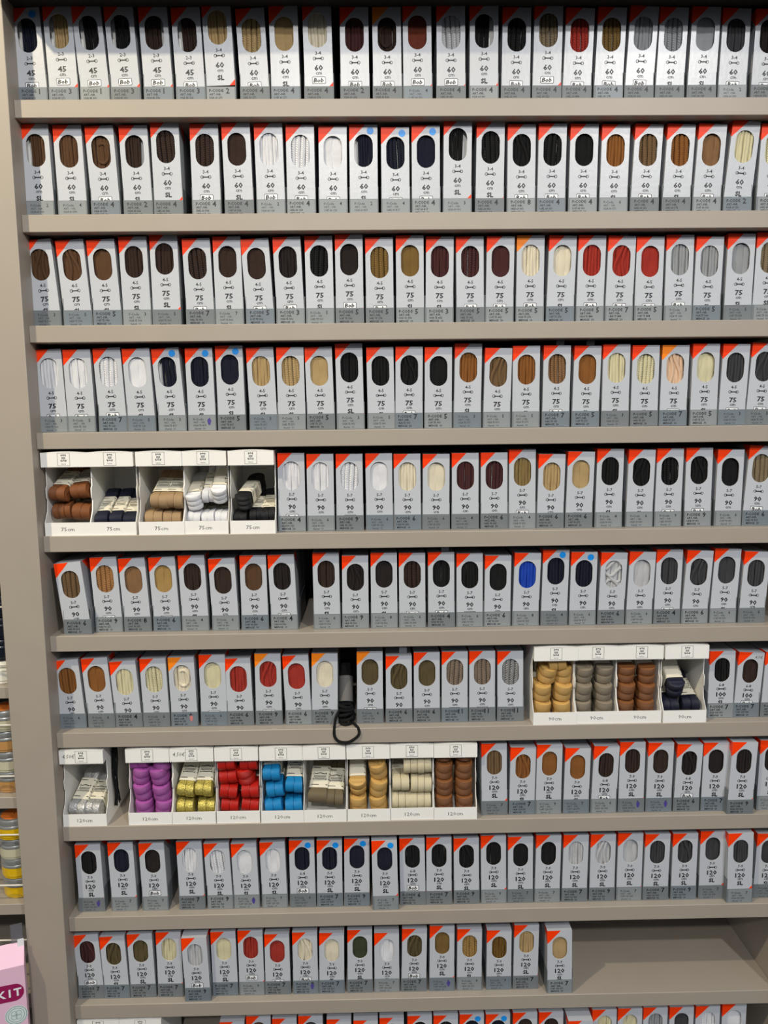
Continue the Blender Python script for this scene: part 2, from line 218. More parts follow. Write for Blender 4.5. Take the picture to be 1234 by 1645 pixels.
# ---------------------------------------------------------------- shoelace boxes
CW = .0336; CD = .105
SIZES = {45: '2-3', 60: '3-4', 75: '4-5', 90: '5-7', 100: '6-8', 120: '7-9'}
_cc = {}
def carton_mesh(cm, size, logo, scale, price):
    """folding carton with an oval window; printed from the top down"""
    key = (cm, size, logo, round(scale, 2), price)
    if key in _cc: return _cc[key]
    big = cm < 100; s = scale
    Hc = (.094 if big else .088) * s
    def T(mm): return Hc - mm * .001 * s
    win = stadium(CW / 2 + .0002, T(49 if big else 43.5), T(11 if big else 9.5), .0110 if big else .0100)
    mb = MB(); n = len(win); cx = CW / 2; cz = (win[0][1] + win[n // 2][1]) / 2
    # front face with window: fan of quads between the window and the rectangle outline
    out = []
    for x, z in win:
        dx, dz = x - cx, z - cz
        t = min((cx / abs(dx)) if abs(dx) > 1e-9 else 1e9, ((Hc - cz) / dz) if dz > 1e-9 else 1e9, (cz / -dz) if dz < -1e-9 else 1e9)
        out.append((cx + dx * t, cz + dz * t))
    ring2(mb, out, win, 0, 0)
    for c in ((CW, Hc), (0, Hc), (0, 0), (CW, 0)):   # corners left over by the fan
        best = min(range(n), key=lambda i: min((out[i][0] - c[0]) ** 2 + (out[i][1] - c[1]) ** 2, (out[(i + 1) % n][0] - c[0]) ** 2 + (out[(i + 1) % n][1] - c[1]) ** 2)
                   if (abs(out[i][0] - out[(i + 1) % n][0]) > 1e-9 and abs(out[i][1] - out[(i + 1) % n][1]) > 1e-9) else 9)
        a, b = out[best], out[(best + 1) % n]
        if (a[0] - c[0]) ** 2 + (a[1] - c[1]) ** 2 > 1e-12: mb.add([(a[0], 0, a[1]), (c[0], 0, c[1]), (b[0], 0, b[1])], [(0, 1, 2)], 0)
    # window rim, 0.5 mm of card
    vs = [(x, 0, z) for x, z in win] + [(x, .0006, z) for x, z in win]
    mb.add(vs, [(i, (i + 1) % n, n + (i + 1) % n, n + i) for i in range(n)], 5)
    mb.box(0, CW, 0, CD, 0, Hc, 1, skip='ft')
    mb.add([(0, 0, Hc), (CW, 0, Hc), (CW, CD, Hc), (0, CD, Hc)], [(0, 1, 2, 3)], 0)
    mb.box(.001, CW - .001, .0078, .0084, .002, Hc - .002, 5)           # insert card behind the laces
    e = -.00012; L = .0192 * s
    poly(mb, [(0, Hc), (L, Hc), (0, Hc - L * 1.03)], e, 2)
    mb.add([(e, 0, Hc), (e, L, Hc), (e, 0, Hc - L)], [(0, 1, 2)], 2)     # the triangle folds round both sides
    mb.add([(CW - e, .006, Hc - .0005), (CW - e, .028, Hc - .0005), (CW - e, .028, Hc - L)], [(0, 1, 2)], 2)
    c0 = (87.5 if big else 76.5) * .001 * s; lc = Hc - c0
    if lc > 0: poly(mb, [(CW, Hc - c0), (CW, 0), (CW - lc, 0)], e, 2)
    X = CW / 2 + .0002
    pos = (56.8, 61.0, 74.2, 78.9, 85.2) if big else (49.6, 53.4, 64.0, 68.0, 72.6)
    put_text(mb, size, X, T(pos[0]), .0040 * s, e, 3, .016)
    zi = T(pos[1])
    for sx in (-1, 1): ring2(mb, circ(X + sx * .0045, zi, .0019, 12, 1.05), circ(X + sx * .0045, zi, .0013, 12, 1.05), e, 3)
    mb.box(X - .0031, X + .0031, e - .0001, e, zi - .0006, zi + .0006, 3)
    for sx in (-1, 1): poly(mb, circ(X + sx * .0032, zi, .0010, 8), e - .0001, 3)
    put_text(mb, str(cm), X, T(pos[2]), .0061 * s, e, 3, .028, sx=1.2)
    put_text(mb, 'cm', X, T(pos[3]), .0041 * s, e, 3, .012, sx=1.12)
    zc = T(pos[4])
    if logo == 'B':
        ring2(mb, rrect(X - .0080, X + .0080, zc - .0039, zc + .0039, .0012), rrect(X - .0075, X + .0075, zc - .0034, zc + .0034, .0009), e, 3)
        poly(mb, rrect(X - .0074, X + .0074, zc - .0033, zc + .0033, .0009), e, 4)
        put_text(mb, 'Bob', X - .0006, zc - .0022, .0047, e - .0001, 3, .03, shear=.22, sx=1.15)
    else:
        put_text(mb, 'S', X - .0018, zc - .0026, .0054, e, 3, .05)
        put_text(mb, 'L', X + .0022, zc - .0026, .0054, e, 3, .05)
    if price: put_text(mb, '4,5\u20ac', CW * .78, T(8.5), .004, e, 3, -.005, shear=.2)
    _cc[key] = (mb.mesh('carton', [M['silver'], M['side'], M['orange'], M['ink'], M['logo_white'], M['inner_card']]), Hc)
    return _cc[key]
_lc = {}
def lace_mesh(kind, var, big):
    key = (kind, var, big)
    if key in _lc: return _lc[key]
    R = random.Random(repr(key)); mb = MB(); H = .042 if big else .037; wd = .0236 if big else .0216
    def path(x0, x1, amp, ph, y, k=9, bow=0):
        return [(x0 + (x1 - x0) * i / k + amp * math.sin(ph + 2.4 * i / k) + bow * math.sin(math.pi * i / k), y + .0004 * math.sin(ph * 3 + i), -H / 2 + H * i / k) for i in range(k + 1)]
    xs0 = -wd / 2
    if kind in 'rg':
        n = 6; xa = xs0 + (.0050 if kind == 'g' or var == 9 else 0); r = (wd / 2 - xa) / (2 * n) * (1.06 if xa > xs0 else 1.2)
        for i in range(n):
            x = xa + (i + .5) * (wd / 2 - xa) / n; mb.tube(path(x + R.uniform(-.0006, .0006), x + R.uniform(-.0006, .0006), .0003, R.uniform(0, 6), .0042 + R.uniform(-.0005, .0005)), r, 8)
    elif kind == 'b':
        n = 4 + var % 2; r = wd / (2 * n) * 1.04; sk = R.uniform(-.0012, .0012)
        for i in range(n):
            x = xs0 + (i + .5) * wd / n; mb.tube(path(x - sk, x + sk, .0004, R.uniform(0, 6), .0046), r, 8)
    elif kind == 'f':
        n = 2 + var % 2; off = R.uniform(-.003, .003) if n == 2 else 0; w_ = wd / n * .97
        cuts = [xs0 - .002, off, -xs0 + .002] if n == 2 else [xs0, xs0 + w_ * R.uniform(.7, 1), xs0 + 2 * w_, -xs0]
        for i in range(n):
            a, b = cuts[i], cuts[i + 1]; c = (a + b) / 2; h = (b - a) / 2 + .0003
            ring = [(h * math.cos(t) if abs(math.cos(t)) < .9 else h * (1 if math.cos(t) > 0 else -1), .0011 * math.sin(t)) for t in [6.2832 * j / 14 for j in range(14)]]
            mb.sweep(path(c + R.uniform(-.0006, .0006), c + R.uniform(-.0006, .0006), .0002, R.uniform(0, 6), .0036 + .0004 * i), ring)
    else:
        n = 5
        for i in range(n):
            x = xs0 + (i + .5) * wd / n; mb.tube(path(x, x + R.uniform(-.001, .001), .0005, R.uniform(0, 6), .0056, bow=R.uniform(-.0008, .0008)), wd / (2 * n) * 1.25, 8)
        if var == 1:       # a loop lying across the others
            mb.tube([(.007 * math.cos(t) - .001, .0028, .011 * math.sin(t) - .001) for t in [1.0 + 4.6 * j / 16 for j in range(17)]], .0018, 8)
        elif var == 2:     # tangled strands
            for q in range(4): mb.tube([(-.010 + .020 * j / 8, .0030 + .0006 * math.sin(q + j), -.014 + q * .0085 + .006 * math.sin(j * .5 + q * 1.7)) for j in range(9)], .0021, 8, up=(0, 0, 1))
        else:
            q = R.choice((-1, 1))
            mb.tube([(q * (.003 + .005 * math.sin(j * .45 + .6)), .0030, -.021 + .042 * j / 9) for j in range(10)], .0023, 8)
            mb.tube([(q * (-.006 + .004 * math.sin(j * .4)), .0034, -.021 + .042 * j / 9) for j in range(10)], .0023, 8)
    _lc[key] = mb.mesh('laces', [M['l_black']]); return _lc[key]
TW = .0350; LIP = .0198
def tray_mesh():
    mb = MB(); t = .0006; D = .118
    mb.box(0, TW, 0, t, 0, LIP); mb.box(0, t, t, D, 0, .034); mb.box(TW - t, TW, t, D, 0, .034); mb.box(t, TW - t, t, D, 0, t); mb.box(t, TW - t, D - t, D, t, .085)
    return mb.mesh('tray', [M['traygrey']])
TRAY = tray_mesh()
DOT = MB(); DOT.add([(.0041 * math.cos(6.2832 * i / 20), 0, .0041 * math.sin(6.2832 * i / 20)) for i in range(20)], [tuple(range(20))]); DOT = DOT.mesh('colour_dot', [M['dot']])
ART = dict(r='1024', b='1682', f='1147', m='1428', g='1024')
CODE = dict(navy='817', black='001', darkbrown='506', brown='590', tan='571', beige='271', cream='276', white='120', burgundy='602', red='884', grey='360',
    palegrey='360', charcoal='390', olive='278', taupe='323', khakidark='278', ivory='231', bronze='571', peach='231', blue='355', green='278', blackbrown='506')
ORD = ['leftmost', 'second', 'third', 'fourth', 'fifth', 'sixth', 'seventh', 'eighth', 'ninth', 'tenth', '11th', '12th', '13th', '14th', '15th', '16th', '17th', '18th', '19th', '20th', '21st', '22nd', '23rd', '24th', '25th']
TYPEW = dict(r='round', g='round', b='ribbed', f='flat', m='tangled')
ROWNAME = ['top shelf', 'second shelf down', 'third shelf down', 'fourth shelf down', 'fifth shelf down', 'sixth shelf down', 'seventh shelf down', 'eighth shelf down', 'ninth shelf down', 'tenth shelf down', 'bottom shelf']
def shoe_box(row, i, x, h, tilt, setb, cm, size, logo, style, digit, color, kind, flags, scale, label):
    R = random.Random(row * 100 + i)
    root = thing('shoelace_box', label, 'shoelace box', (x, setb, Z(row)), (0, 0, R.uniform(-.008, .008)), 'shoelace boxes on the ' + ROWNAME[row])
    tr = link('tray', TRAY, root)
    cme, Hc = carton_mesh(cm, size, logo, scale, 'e' in flags)
    lift = max(.0008, h - Hc)
    c = link('carton', cme, root, (.0007, .0009, lift), (R.uniform(-.012, .012), math.atan2(tilt, h), 0))
    tri = 'amber' if ('a' in flags or 'y' in flags or 'o' in flags) else None
    if tri: c.material_slots[2].link = 'OBJECT'; c.material_slots[2].material = M[tri]
    big = cm < 100; zc = Hc - (30 if big else 26.5) * .001 * scale
    var = R.choice((0, 1, 2)) if kind != 'r' else (9 if 'w' in flags else R.choice((0, 1, 2)))
    if kind == 'm': var = 2 if (row, color) == (5, 'palegrey') else 1 if (row, color) in ((6, 'cream'), (1, 'brown'), (0, 'darkbrown')) else 0
    l = link('laces', lace_mesh(kind, var, big), c, (CW / 2, 0, zc), (0, 0, 0))
    l.scale = (-1 if (row, i) in ((0, 4), (1, 3), (1, 13), (0, 14)) else 1 if (kind == 'g' or var == 9) else 1 if R.random() < .5 else -1, 1, scale * 1.03)
    l.material_slots[0].link = 'OBJECT'
    l.material_slots[0].material = M[('b_' if kind == 'b' or color in ('speckbrown', 'speckblack', 'zigzag', 'stripe') else 'l_') + color]
    if (row, i) in ((1, 1), (2, 19), (3, 17), (3, 18), (5, 12), (6, 11)):
        MB().box(.018, .028, .012, .0126, Hc, Hc + .0075).obj('flap', [M['silver']], c, rot=(0, 0, 0))
    if 'd' in flags: link('colour_dot', DOT, c, (.0250, -.0003, Hc - .0072 * scale))
    # printed label on the tray front
    mb = MB(); y = -.0003; m0 = R.uniform(.0010, .0022); dx = R.uniform(-.0008, .0014); mb.box(m0, TW - .0012, y, -.00002, .0006, LIP - .0006, 0)
    y -= .0001; num = ART[kind] + ' %d ' % cm + CODE.get(color, '331')
    if style == 'C':
        put_text(mb, 'P-CODE', .0040 + dx, LIP - .0062, .0034, y, 1, .022, 'l')
        put_text(mb, digit, .0238 + dx - (.0028 if len(digit) > 1 else 0), LIP - .0078, .0062, y, 1, .025, 'l')
        put_text(mb, 'ART.-NR.', .0040 + dx, LIP - .0100, .0025, y, 1, .02, 'l')
        put_text(mb, num, .0040 + dx, LIP - .0137, .0025, y, 1, .02, 'l', sx=.92)
        put_text(mb, 'MENGE  %d' % R.choice((10, 20)), .0045 + dx, LIP - .0175, .0025, y, 1, .02, 'l')
    else:
        put_text(mb, 'P-Code', .0062 + dx, LIP - .0068, .0029, y, 2, .012, 'l')
        put_text(mb, digit, .0250 + dx, LIP - .0072, .0040, y, 1, .012, 'l')
        put_text(mb, 'ART. - NR.', .0062 + dx, LIP - .0104, .0023, y, 2, .004, 'l')
        put_text(mb, num, .0062 + dx, LIP - .0142, .0025, y, 2, .016, 'l', sx=.92)
        put_text(mb, 'Aantal  10', .0072 + dx, LIP - .0180, .0023, y, 2, .01, 'l')
    if 'p' in flags or 'k' in flags:
        poly(mb, [(.0265 + .0022 * math.cos(a) * (1 + .2 * math.sin(3 * a)), LIP - .0085 + .0042 * math.sin(a)) for a in [6.2832 * j / 14 for j in range(14)]], y - .0001, 3 if 'p' in flags else 4)
    mb.obj('label', [M['label%d' % R.choice((0, 0, 1, 2) if style == 'C' else (0, 1, 1, 2))], M['ink'], M['inkgrey'], M['purple_ink'], M['pink_ink']], tr)
    return root
RS = [1.0, .99, .985, .97, .95, .94, .93, 1.0, .99, .97]
for row, line in enumerate(ROWS):
    items = [s.split() for s in line.split('|')]; seen = {}; parsed = []
    for i, it in enumerate(items):
        x, h, t, sb_ = float(it[0]), float(it[1]), float(it[2]), float(it[3]); a = it[4:]
        cm = [60, 60, 75, 75, 90, 90, 90, 120, 120, 120][row]; size = None
        if a[0] in ('45', '100', '68'): cm = int(a[0]) if a[0] != '68' else 120; size = '6-8' if a[0] == '68' else None; a = a[1:]
        logo, st, color, kind = a[:4]; fl_ = ''.join(a[4:])
        d = WORD.get(color, color) + ' ' + TYPEW[kind] + ' laces' + (' and blue dot' if 'd' in fl_ else '')
        parsed.append((x / 1e3, h / 1e3, t / 1e3, sb_ / 1e3, cm, size or SIZES[cm], logo, st[0], st[1:], color, kind, fl_, d)); seen[d] = seen.get(d, 0) + 1
    N_ = len(parsed)
    for i, p in enumerate(parsed):
        d = p[12]; k = RS[row] * (1 if p[4] >= 100 or row < 7 else 1)
        if p[4] == 100: k = .96
        if seen[d] == 1: lab = 'silver box of %s on %s' % (d, ROWNAME[row])
        else:
            pos = 'last' if i == N_ - 1 else (ORD[i] + ('' if i == 0 else ' box from left')) if i < N_ - 8 else ORD[N_ - 1 - i] + ' box from right'
            lab = 'silver box of %s, %s, %s' % (d, 'rightmost' if pos == 'last' else pos.replace(' box', ''), ROWNAME[row])
        if row in (6, 7) and seen[d] > 1: lab = lab.replace(' box from', ' from') 
        shoe_box(row, i, *p[:12], k, lab)
B11 = '190.6:88 226.7:95 262.4:91 298.3:94 337.5:89 374.3:84 410.3:88 449:91 485:91 521.1:91 557.3:91 595.2:91 631.4:91 669.5:86 705.7:93 741.2:94 776.6:95 813:95 849.5:96 886.8:97'
C11 = 'darkbrown brown black charcoal black black darkbrown black black navy navy darkbrown darkbrown brown ivory ivory grey charcoal white white'.split()
for i, (s, c) in enumerate(zip(B11.split(), C11)):
    x, h = [float(v) / 1e3 for v in s.split(':')]; sb_ = .002 if i == 13 else .012
    lab = 'silver shoelace box cut off by the frame, %s, bottom shelf' % ((ORD[i] + ('' if i == 0 else ' box from left')) if i < 12 else 'rightmost' if i == 19 else ORD[19 - i] + ' box from right')
    shoe_box(10, i, x, h, 0, sb_, 120, '7-9', 'S', 'L', '7', c, 'rf'[i % 2], 'd' if i in (9, 10) else '', .97, lab)

# ---------------------------------------------------------------- open card trays with lace bundles
BW = .0565; BH = .1035; BD = .10
def tray_box_mesh():
    mb = MB(); t = .0007; lip = .0165; hd = .0175
    mb.box(0, BW, 0, t, 0, lip); mb.box(0, BW, .0, t, BH - hd, BH)
    for x0, s_ in ((0, 1), (BW - t, -1)):
        prof = [(t, 0), (BD, 0), (BD, BH), (t, BH), (t, BH - hd), (.013, BH - hd), (.013, .062), (.0095, .058), (.0095, .047), (.0125, .043), (.010, .030), (t, lip)]
        n = len(prof); vs = [(x0, y, z) for y, z in prof] + [(x0 + t, y, z) for y, z in prof]
        # concave outline: triangulate as strips towards the back edge
        idx = list(range(n)); b0, b1 = 1, 2
        for base in (0, n):
            mb.add([vs[base + i] for i in range(n)], [(0, 1, 11), (11, 1, 10), (10, 1, 9), (9, 1, 8), (8, 1, 7), (7, 1, 2), (7, 2, 6), (6, 2, 5), (5, 2, 3), (5, 3, 4)])
        mb.add(vs, [(i, (i + 1) % n, n + (i + 1) % n, n + i) for i in range(n)])
    mb.box(t, BW - t, BD - t, BD, 0, BH); mb.box(t, BW - t, t, BD, 0, t)
    # slightly arched lid
    k = 8; vs = [(BW * i / k, y, BH - .0002 + .0016 * math.sin(math.pi * i / k)) for y in (0, BD) for i in range(k + 1)]
    mb.add(vs, [(i, i + 1, k + 2 + i, k + 1 + i) for i in range(k)])
    mb.add([(BW * i / k, 0, BH - .0005) for i in range(k + 1)] + vs[:k + 1], [(i, i + 1, k + 2 + i, k + 1 + i) for i in range(k)])
    # perforated lower edge of the header
    for i in range(26): mb.box(BW * (i + .2) / 26, BW * (i + .7) / 26, 0, t, BH - hd - .0007, BH - hd, 0)
    return mb.mesh('carton', [M['white_card']])
TBOX = tray_box_mesh()
def serif(mb, s, x, z, h, y, mi):
    vs, fs, a, b = text(s, -.006, 1); k = h / .72; W_ = (b - a) * k * 1.18
    put_text(mb, s, x, z, h, y, mi, -.006, sx=1.18)
def print_mesh(cm, price):
    mb = MB(); y = -.0002; X = BW * .5
    serif(mb, '%dcm' % cm, X, .0058, .0048, y, 0)
    zc = BH - .0085
    ring2(mb, [(X - .0076, zc - .0078), (X + .0076, zc - .0078), (X + .0076, zc + .0078), (X - .0076, zc + .0078)],
          [(X - .0073, zc - .0075), (X + .0073, zc - .0075), (X + .0073, zc + .0080), (X - .0073, zc + .0080)], y, 0)
    hide_logo(mb, X, zc + .0018, .0050, y, 0); put_text(mb, 'Laces', X, zc - .0062, .0019, y, 1, 0)
    if price: put_text(mb, '4,50\u20ac', X - .0165, zc - .0015, .0052, y, 0, -.008, shear=.2, sx=.95)
    return mb.mesh('print', [M['ink'], M['inkgrey']])
_pm = {}
_bm = {}
def bundle_meshes(n, W_, T_, L, b0, b1, frill):
    """hank of lace: n loops side by side, held by a printed paper band"""
    key = (n, W_, T_, L, b0, b1, frill)
    if key in _bm: return _bm[key]
    R = random.Random(repr(key)); mb = MB(); w_ = W_ / n
    for i in range(n):
        cx = -W_ / 2 + (i + .5) * w_; K = 28; prof = [(-.5, .86), (-.48, .95), (-.4, .99), (0, 1.01), (.4, .99), (.48, .95), (.5, .86)]
        jl = R.uniform(-.0015, .0015); jt = R.uniform(.94, 1.04); vs = []
        r = T_ / 2 * jt; hs = L / 2 - r; C_ = [(-hs - r * math.cos(t), r * math.sin(t)) for t in [math.pi / 2 - math.pi * j / 10 for j in range(11)]]
        loop = C_ + [(-hs + 2 * hs * j / 15, -r) for j in range(1, 15)] + [(-y_, -z_) for y_, z_ in C_] + [(hs - 2 * hs * j / 15, r) for j in range(1, 15)]
        K = len(loop)
        for xf, f in prof:
            for y_, z_ in loop:
                y0 = max(-hs, min(hs, y_)); yy = y0 + (y_ - y0) * f + L / 2
                q = max(0, b0 - yy, yy - b1) / .007; pl = max(0, 1 - q * q)
                vs.append(((cx + xf * w_ * .98) * (1 - .12 * pl), yy + jl, z_ * f * (1 - .14 * pl)))
        m = len(prof); fs = [(p * K + k, p * K + (k + 1) % K, (p + 1) * K + (k + 1) % K, (p + 1) * K + k) for p in range(m - 1) for k in range(K)]
        fs += [tuple(range(K))[::-1], tuple(range((m - 1) * K, m * K))]
        mb.add(vs, fs, 0, True)
    lm = mb.mesh('laces', [M['l_black']])
    pb = MB(); K = 48; A = W_ / 2 * 1.02; B = T_ / 2 * .95
    def sup(t, g=1.):
        c, s = math.cos(t), math.sin(t); return (A * g * math.copysign(abs(c) ** .3, c), B * g * math.copysign(abs(s) ** .3, s))
    vs = [(*[sup(6.28318 * k / K)[0]], y, sup(6.28318 * k / K)[1]) for y in (b0, b1) for k in range(K)]
    pb.add(vs, [(k, (k + 1) % K, K + (k + 1) % K, K + k) for k in range(K)], 0, True)
    def wrap(p):   # unrolled band: x around, z along
        t = math.pi / 2 - p[0] / (.62 * (A + B)); q = sup(t, 1.02); return (q[0], (b0 + b1) / 2 + p[2], q[1])
    for off in (-.013, 0, .013): hide_logo(pb, off, 0, .0058, 0, 1, wrap)
    for zz in (-.0125, .0120):
        for x0 in (-.016, -.006, .004, .014):
            ring2(pb, [(x0, zz), (x0 + .003, zz), (x0 + .006, zz)], [(x0, zz + .0009), (x0 + .003, zz + .0011), (x0 + .006, zz + .0009)], 0, 1, wrap)
    _bm[key] = (lm, pb.mesh('paper_band', [M['paper'], M['ink']])); return _bm[key]
LC = dict(bronze=(140, 84, 44), navy=(22, 26, 48), beige=(184, 152, 112), white=(243, 243, 246), black=(24, 24, 28), gold=(206, 164, 92), taupe=(142, 130, 110),
    brown=(134, 84, 44), silver=(205, 205, 208), purple=(180, 92, 174), glitter=(206, 180, 92), red=(206, 30, 18), blue=(28, 148, 214), khaki=(122, 108, 82), cream=(228, 216, 180))
for k, c in LC.items():
    if k in ('silver', 'glitter'): M['h_' + k] = mat('glitter_lace_' + k, c, .35, metal=.55, noise=.85, nscale=700, bump=.9, bscale=800)
    elif k in ('purple', 'red', 'blue'): M['h_' + k] = mat('cord_lace_' + k, c, .45, wave=.42, wscale=330, wdir='X', noise=.08, nscale=400)
    else: M['h_' + k] = mat('waxed_lace_' + k, c, .55, noise=.10, nscale=500, wave=.22, wscale=420, wdir='X')
def bundle(color, loc, rot, n=2, W_=.021, T_=.021, L=.085, b0=.026, b1=.062, label='', group=None):
    lm, pm = bundle_meshes(n, W_, T_, L, b0, b1, 0)
    t = thing('shoelace_bundle', label, 'shoelaces', loc, rot, group)
    l = link('laces', lm, t); l.material_slots[0].link = 'OBJECT'; l.material_slots[0].material = M['h_' + color]
    link('paper_band', pm, t); return t
CW2 = dict(bronze='copper brown', navy='navy', beige='beige', white='white', black='black', gold='golden tan', taupe='taupe grey', brown='brown', silver='silver glitter',
    purple='purple', glitter='gold glitter', red='red', blue='bright blue', khaki='khaki taupe', cream='cream')
V, H = 0, 1
# per tray: row, x, setback, cm, price, colour, bundles (x mm, z mm, front y mm, V/H, pitch deg, yaw deg, loops, place in words)
TR = [
 (4, 2, 3, 75, 0, 'bronze', [(16, 27, 12, V, 8, 0, 3, 'lower left'), (40, 26, 12, V, 6, 0, 2, 'lower right'), (12, 47, 9, V, 27, -10, 2, 'upper left'), (44, 50, 14, V, 25, -3, 2, 'upper right')]),
 (4, 58.5, 3, 75, 0, 'navy', [(11, 14, 8, V, 27, 0, 1, 'left'), (29, 14, 8, V, 27, 0, 1, 'middle'), (46, 13, 8, V, 25, 0, 1, 'right')]),
 (4, 118.5, 1.5, 75, 0, 'beige', [(15, 16, 12, V, 10, 0, 2, 'lower left'), (38, 16, 12, V, 8, 0, 2, 'lower right'), (24, 37, 8, V, 27, -3, 2, 'upper left'), (45, 37, 7, V, 26, 0, 2, 'upper right')]),
 (4, 173, 3, 75, 0, 'white', [(11, 17, 10, V, 8, 0, 2, 'lower left'), (29, 16, 10, V, 8, 0, 2, 'lower middle'), (46, 16, 10, V, 8, 0, 2, 'lower right'), (12, 37, 7, H, 22, -4, 3, 'upper left'), (31, 42, 10, V, 30, -5, 2, 'upper middle'), (48, 44, 7, H, 33, 2, 3, 'upper right')]),
 (4, 232, 1.5, 75, 0, 'black', [(11, 16, 11, V, 8, 0, 2, 'lower left'), (31, 17, 10, V, 20, 0, 2, 'lower middle'), (47, 17, 9, V, 22, 0, 2, 'lower right'), (14, 37, 6, H, 20, -26, 3, 'upper')]),
 (6, 615, 1, 90, 0, 'gold', [(14, 14, 8, H, 8, 0, 2, 'bottom left'), (41, 14, 8, H, 8, 0, 2, 'bottom right'), (15, 37, 8, H, 12, 4, 2, 'middle left'), (42, 37, 8, H, 12, 0, 2, 'middle right'), (22, 60, 10, H, 14, 8, 2, 'upper left'), (43, 60, 12, H, 8, 0, 2, 'upper right'), (33, 76, 7, V, 0, -6, 2, 'topmost')]),
 (6, 669.5, 2, 90, 0, 'taupe', [(14, 14, 8, H, 8, 0, 2, 'bottom left'), (42, 14, 8, H, 8, 2, 2, 'bottom right'), (14, 37, 7, H, 12, 0, 2, 'middle left'), (41, 36, 8, H, 12, 0, 2, 'middle right'), (15, 60, 9, H, 16, 6, 2, 'top left'), (42, 59, 10, H, 18, 8, 2, 'top right')]),
 (6, 726, 2, 90, 0, 'brown', [(14, 14, 8, H, 8, 0, 2, 'bottom left'), (41, 14, 8, H, 8, 2, 2, 'bottom right'), (14, 37, 7, H, 12, 0, 2, 'middle left'), (41, 36, 8, H, 12, 0, 2, 'middle right'), (14, 60, 8, H, 18, 6, 2, 'top left'), (41, 59, 8, H, 18, 8, 2, 'top right')]),
 (6, 784.5, 1, 90, 0, 'navy', [(14, 14, 10, V, 10, 0, 2, 'lower left'), (41, 15, 10, V, 22, 6, 2, 'lower right'), (20, 38, 7, H, 34, 6, 2, 'upper')]),
 (7, 0.8, 1, 120, 1, 'silver', [(14, 12, 10, V, 30, -10, 2, 'left'), (40, 12, 10, V, 22, -8, 2, 'right')]),
 (7, 86, 2, 120, 0, 'purple', [(16, 15, 9, H, 8, 0, 2, 'bottom left'), (42, 15, 9, H, 8, -6, 2, 'bottom right'), (15, 38, 8, H, 10, 8, 2, 'lower left'), (40, 36, 8, H, 10, -14, 2, 'lower right'), (14, 61, 7, H, 10, 0, 2, 'upper left'), (38, 60, 6, H, 10, -10, 2, 'upper right'), (13, 81, 6, V, 2, 10, 2, 'top left'), (42, 80, 7, H, 2, 0, 2, 'top right')]),
 (7, 143, 2, 120, 1, 'glitter', [(14, 14, 10, V, 8, 0, 2, 'lower left'), (42, 14, 10, V, 8, 0, 2, 'lower right'), (16, 36, 7, V, 34, -6, 2, 'upper left'), (43, 36, 7, V, 34, -4, 2, 'upper right')]),
 (7, 200.8, 2, 120, 0, 'red', [(15, 16, 9, V, 6, 0, 2, 'bottom left'), (42, 16, 9, V, 6, 0, 2, 'bottom right'), (14, 36, 6, V, 8, 4, 2, 'lower left'), (43, 36, 6, V, 8, -5, 2, 'lower right'), (15, 56, 7, V, 10, 0, 2, 'upper left'), (36, 57, 8, H, 8, 10, 2, 'upper middle'), (13, 76, 4, V, 8, -8, 2, 'top left'), (43, 75, 5, V, 10, -6, 2, 'top right')]),
 (7, 259, 1, 120, 0, 'blue', [(15, 14, 9, V, 6, 0, 2, 'bottom left'), (42, 14, 9, V, 6, 0, 2, 'bottom right'), (18, 36, 8, V, 12, 8, 2, 'middle left'), (44, 40, 7, V, 30, -4, 2, 'middle right'), (14, 58, 6, V, 26, -6, 2, 'upper left')]),
 (7, 314.5, 1, 120, 0, 'khaki', [(18, 22, 10, V, 34, -6, 1, 'left'), (43, 20, 9, V, 30, -4, 2, 'right')]),
 (7, 372, 1, 120, 0, 'gold', [(14, 15, 9, H, 8, 0, 2, 'bottom left'), (42, 15, 9, H, 8, 0, 2, 'bottom right'), (14, 38, 7, H, 34, 0, 2, 'middle left'), (42, 38, 7, H, 10, 0, 2, 'middle right'), (41, 61, 8, H, 16, 0, 2, 'top right')]),
 (7, 429, 2, 120, 0, 'cream', [(15, 17, 8, V, 6, 0, 3, 'bottom left'), (42, 17, 8, V, 6, 0, 3, 'bottom right'), (14, 42, 6, V, 12, 0, 2, 'middle left'), (41, 40, 6, V, 8, 0, 3, 'middle right'), (39, 68, 5, V, 8, 0, 4, 'top')]),
 (7, 486, 1, 120, 0, 'brown', [(15, 15, 8, H, 8, 0, 2, 'bottom left'), (42, 15, 8, H, 8, 0, 2, 'bottom right'), (15, 38, 8, H, 10, -12, 2, 'lower left'), (41, 38, 7, H, 8, 0, 2, 'lower right'), (14, 61, 7, H, 8, 0, 2, 'upper left'), (41, 61, 7, H, 8, 0, 2, 'upper right'), (14, 83, 7, H, 2, 0, 1, 'top left'), (41, 83, 7, H, 2, 0, 1, 'top right')]),
 (10, -3, 2, 120, 0, 'beige', []), (10, 58, 2, 120, 0, 'white', [])]
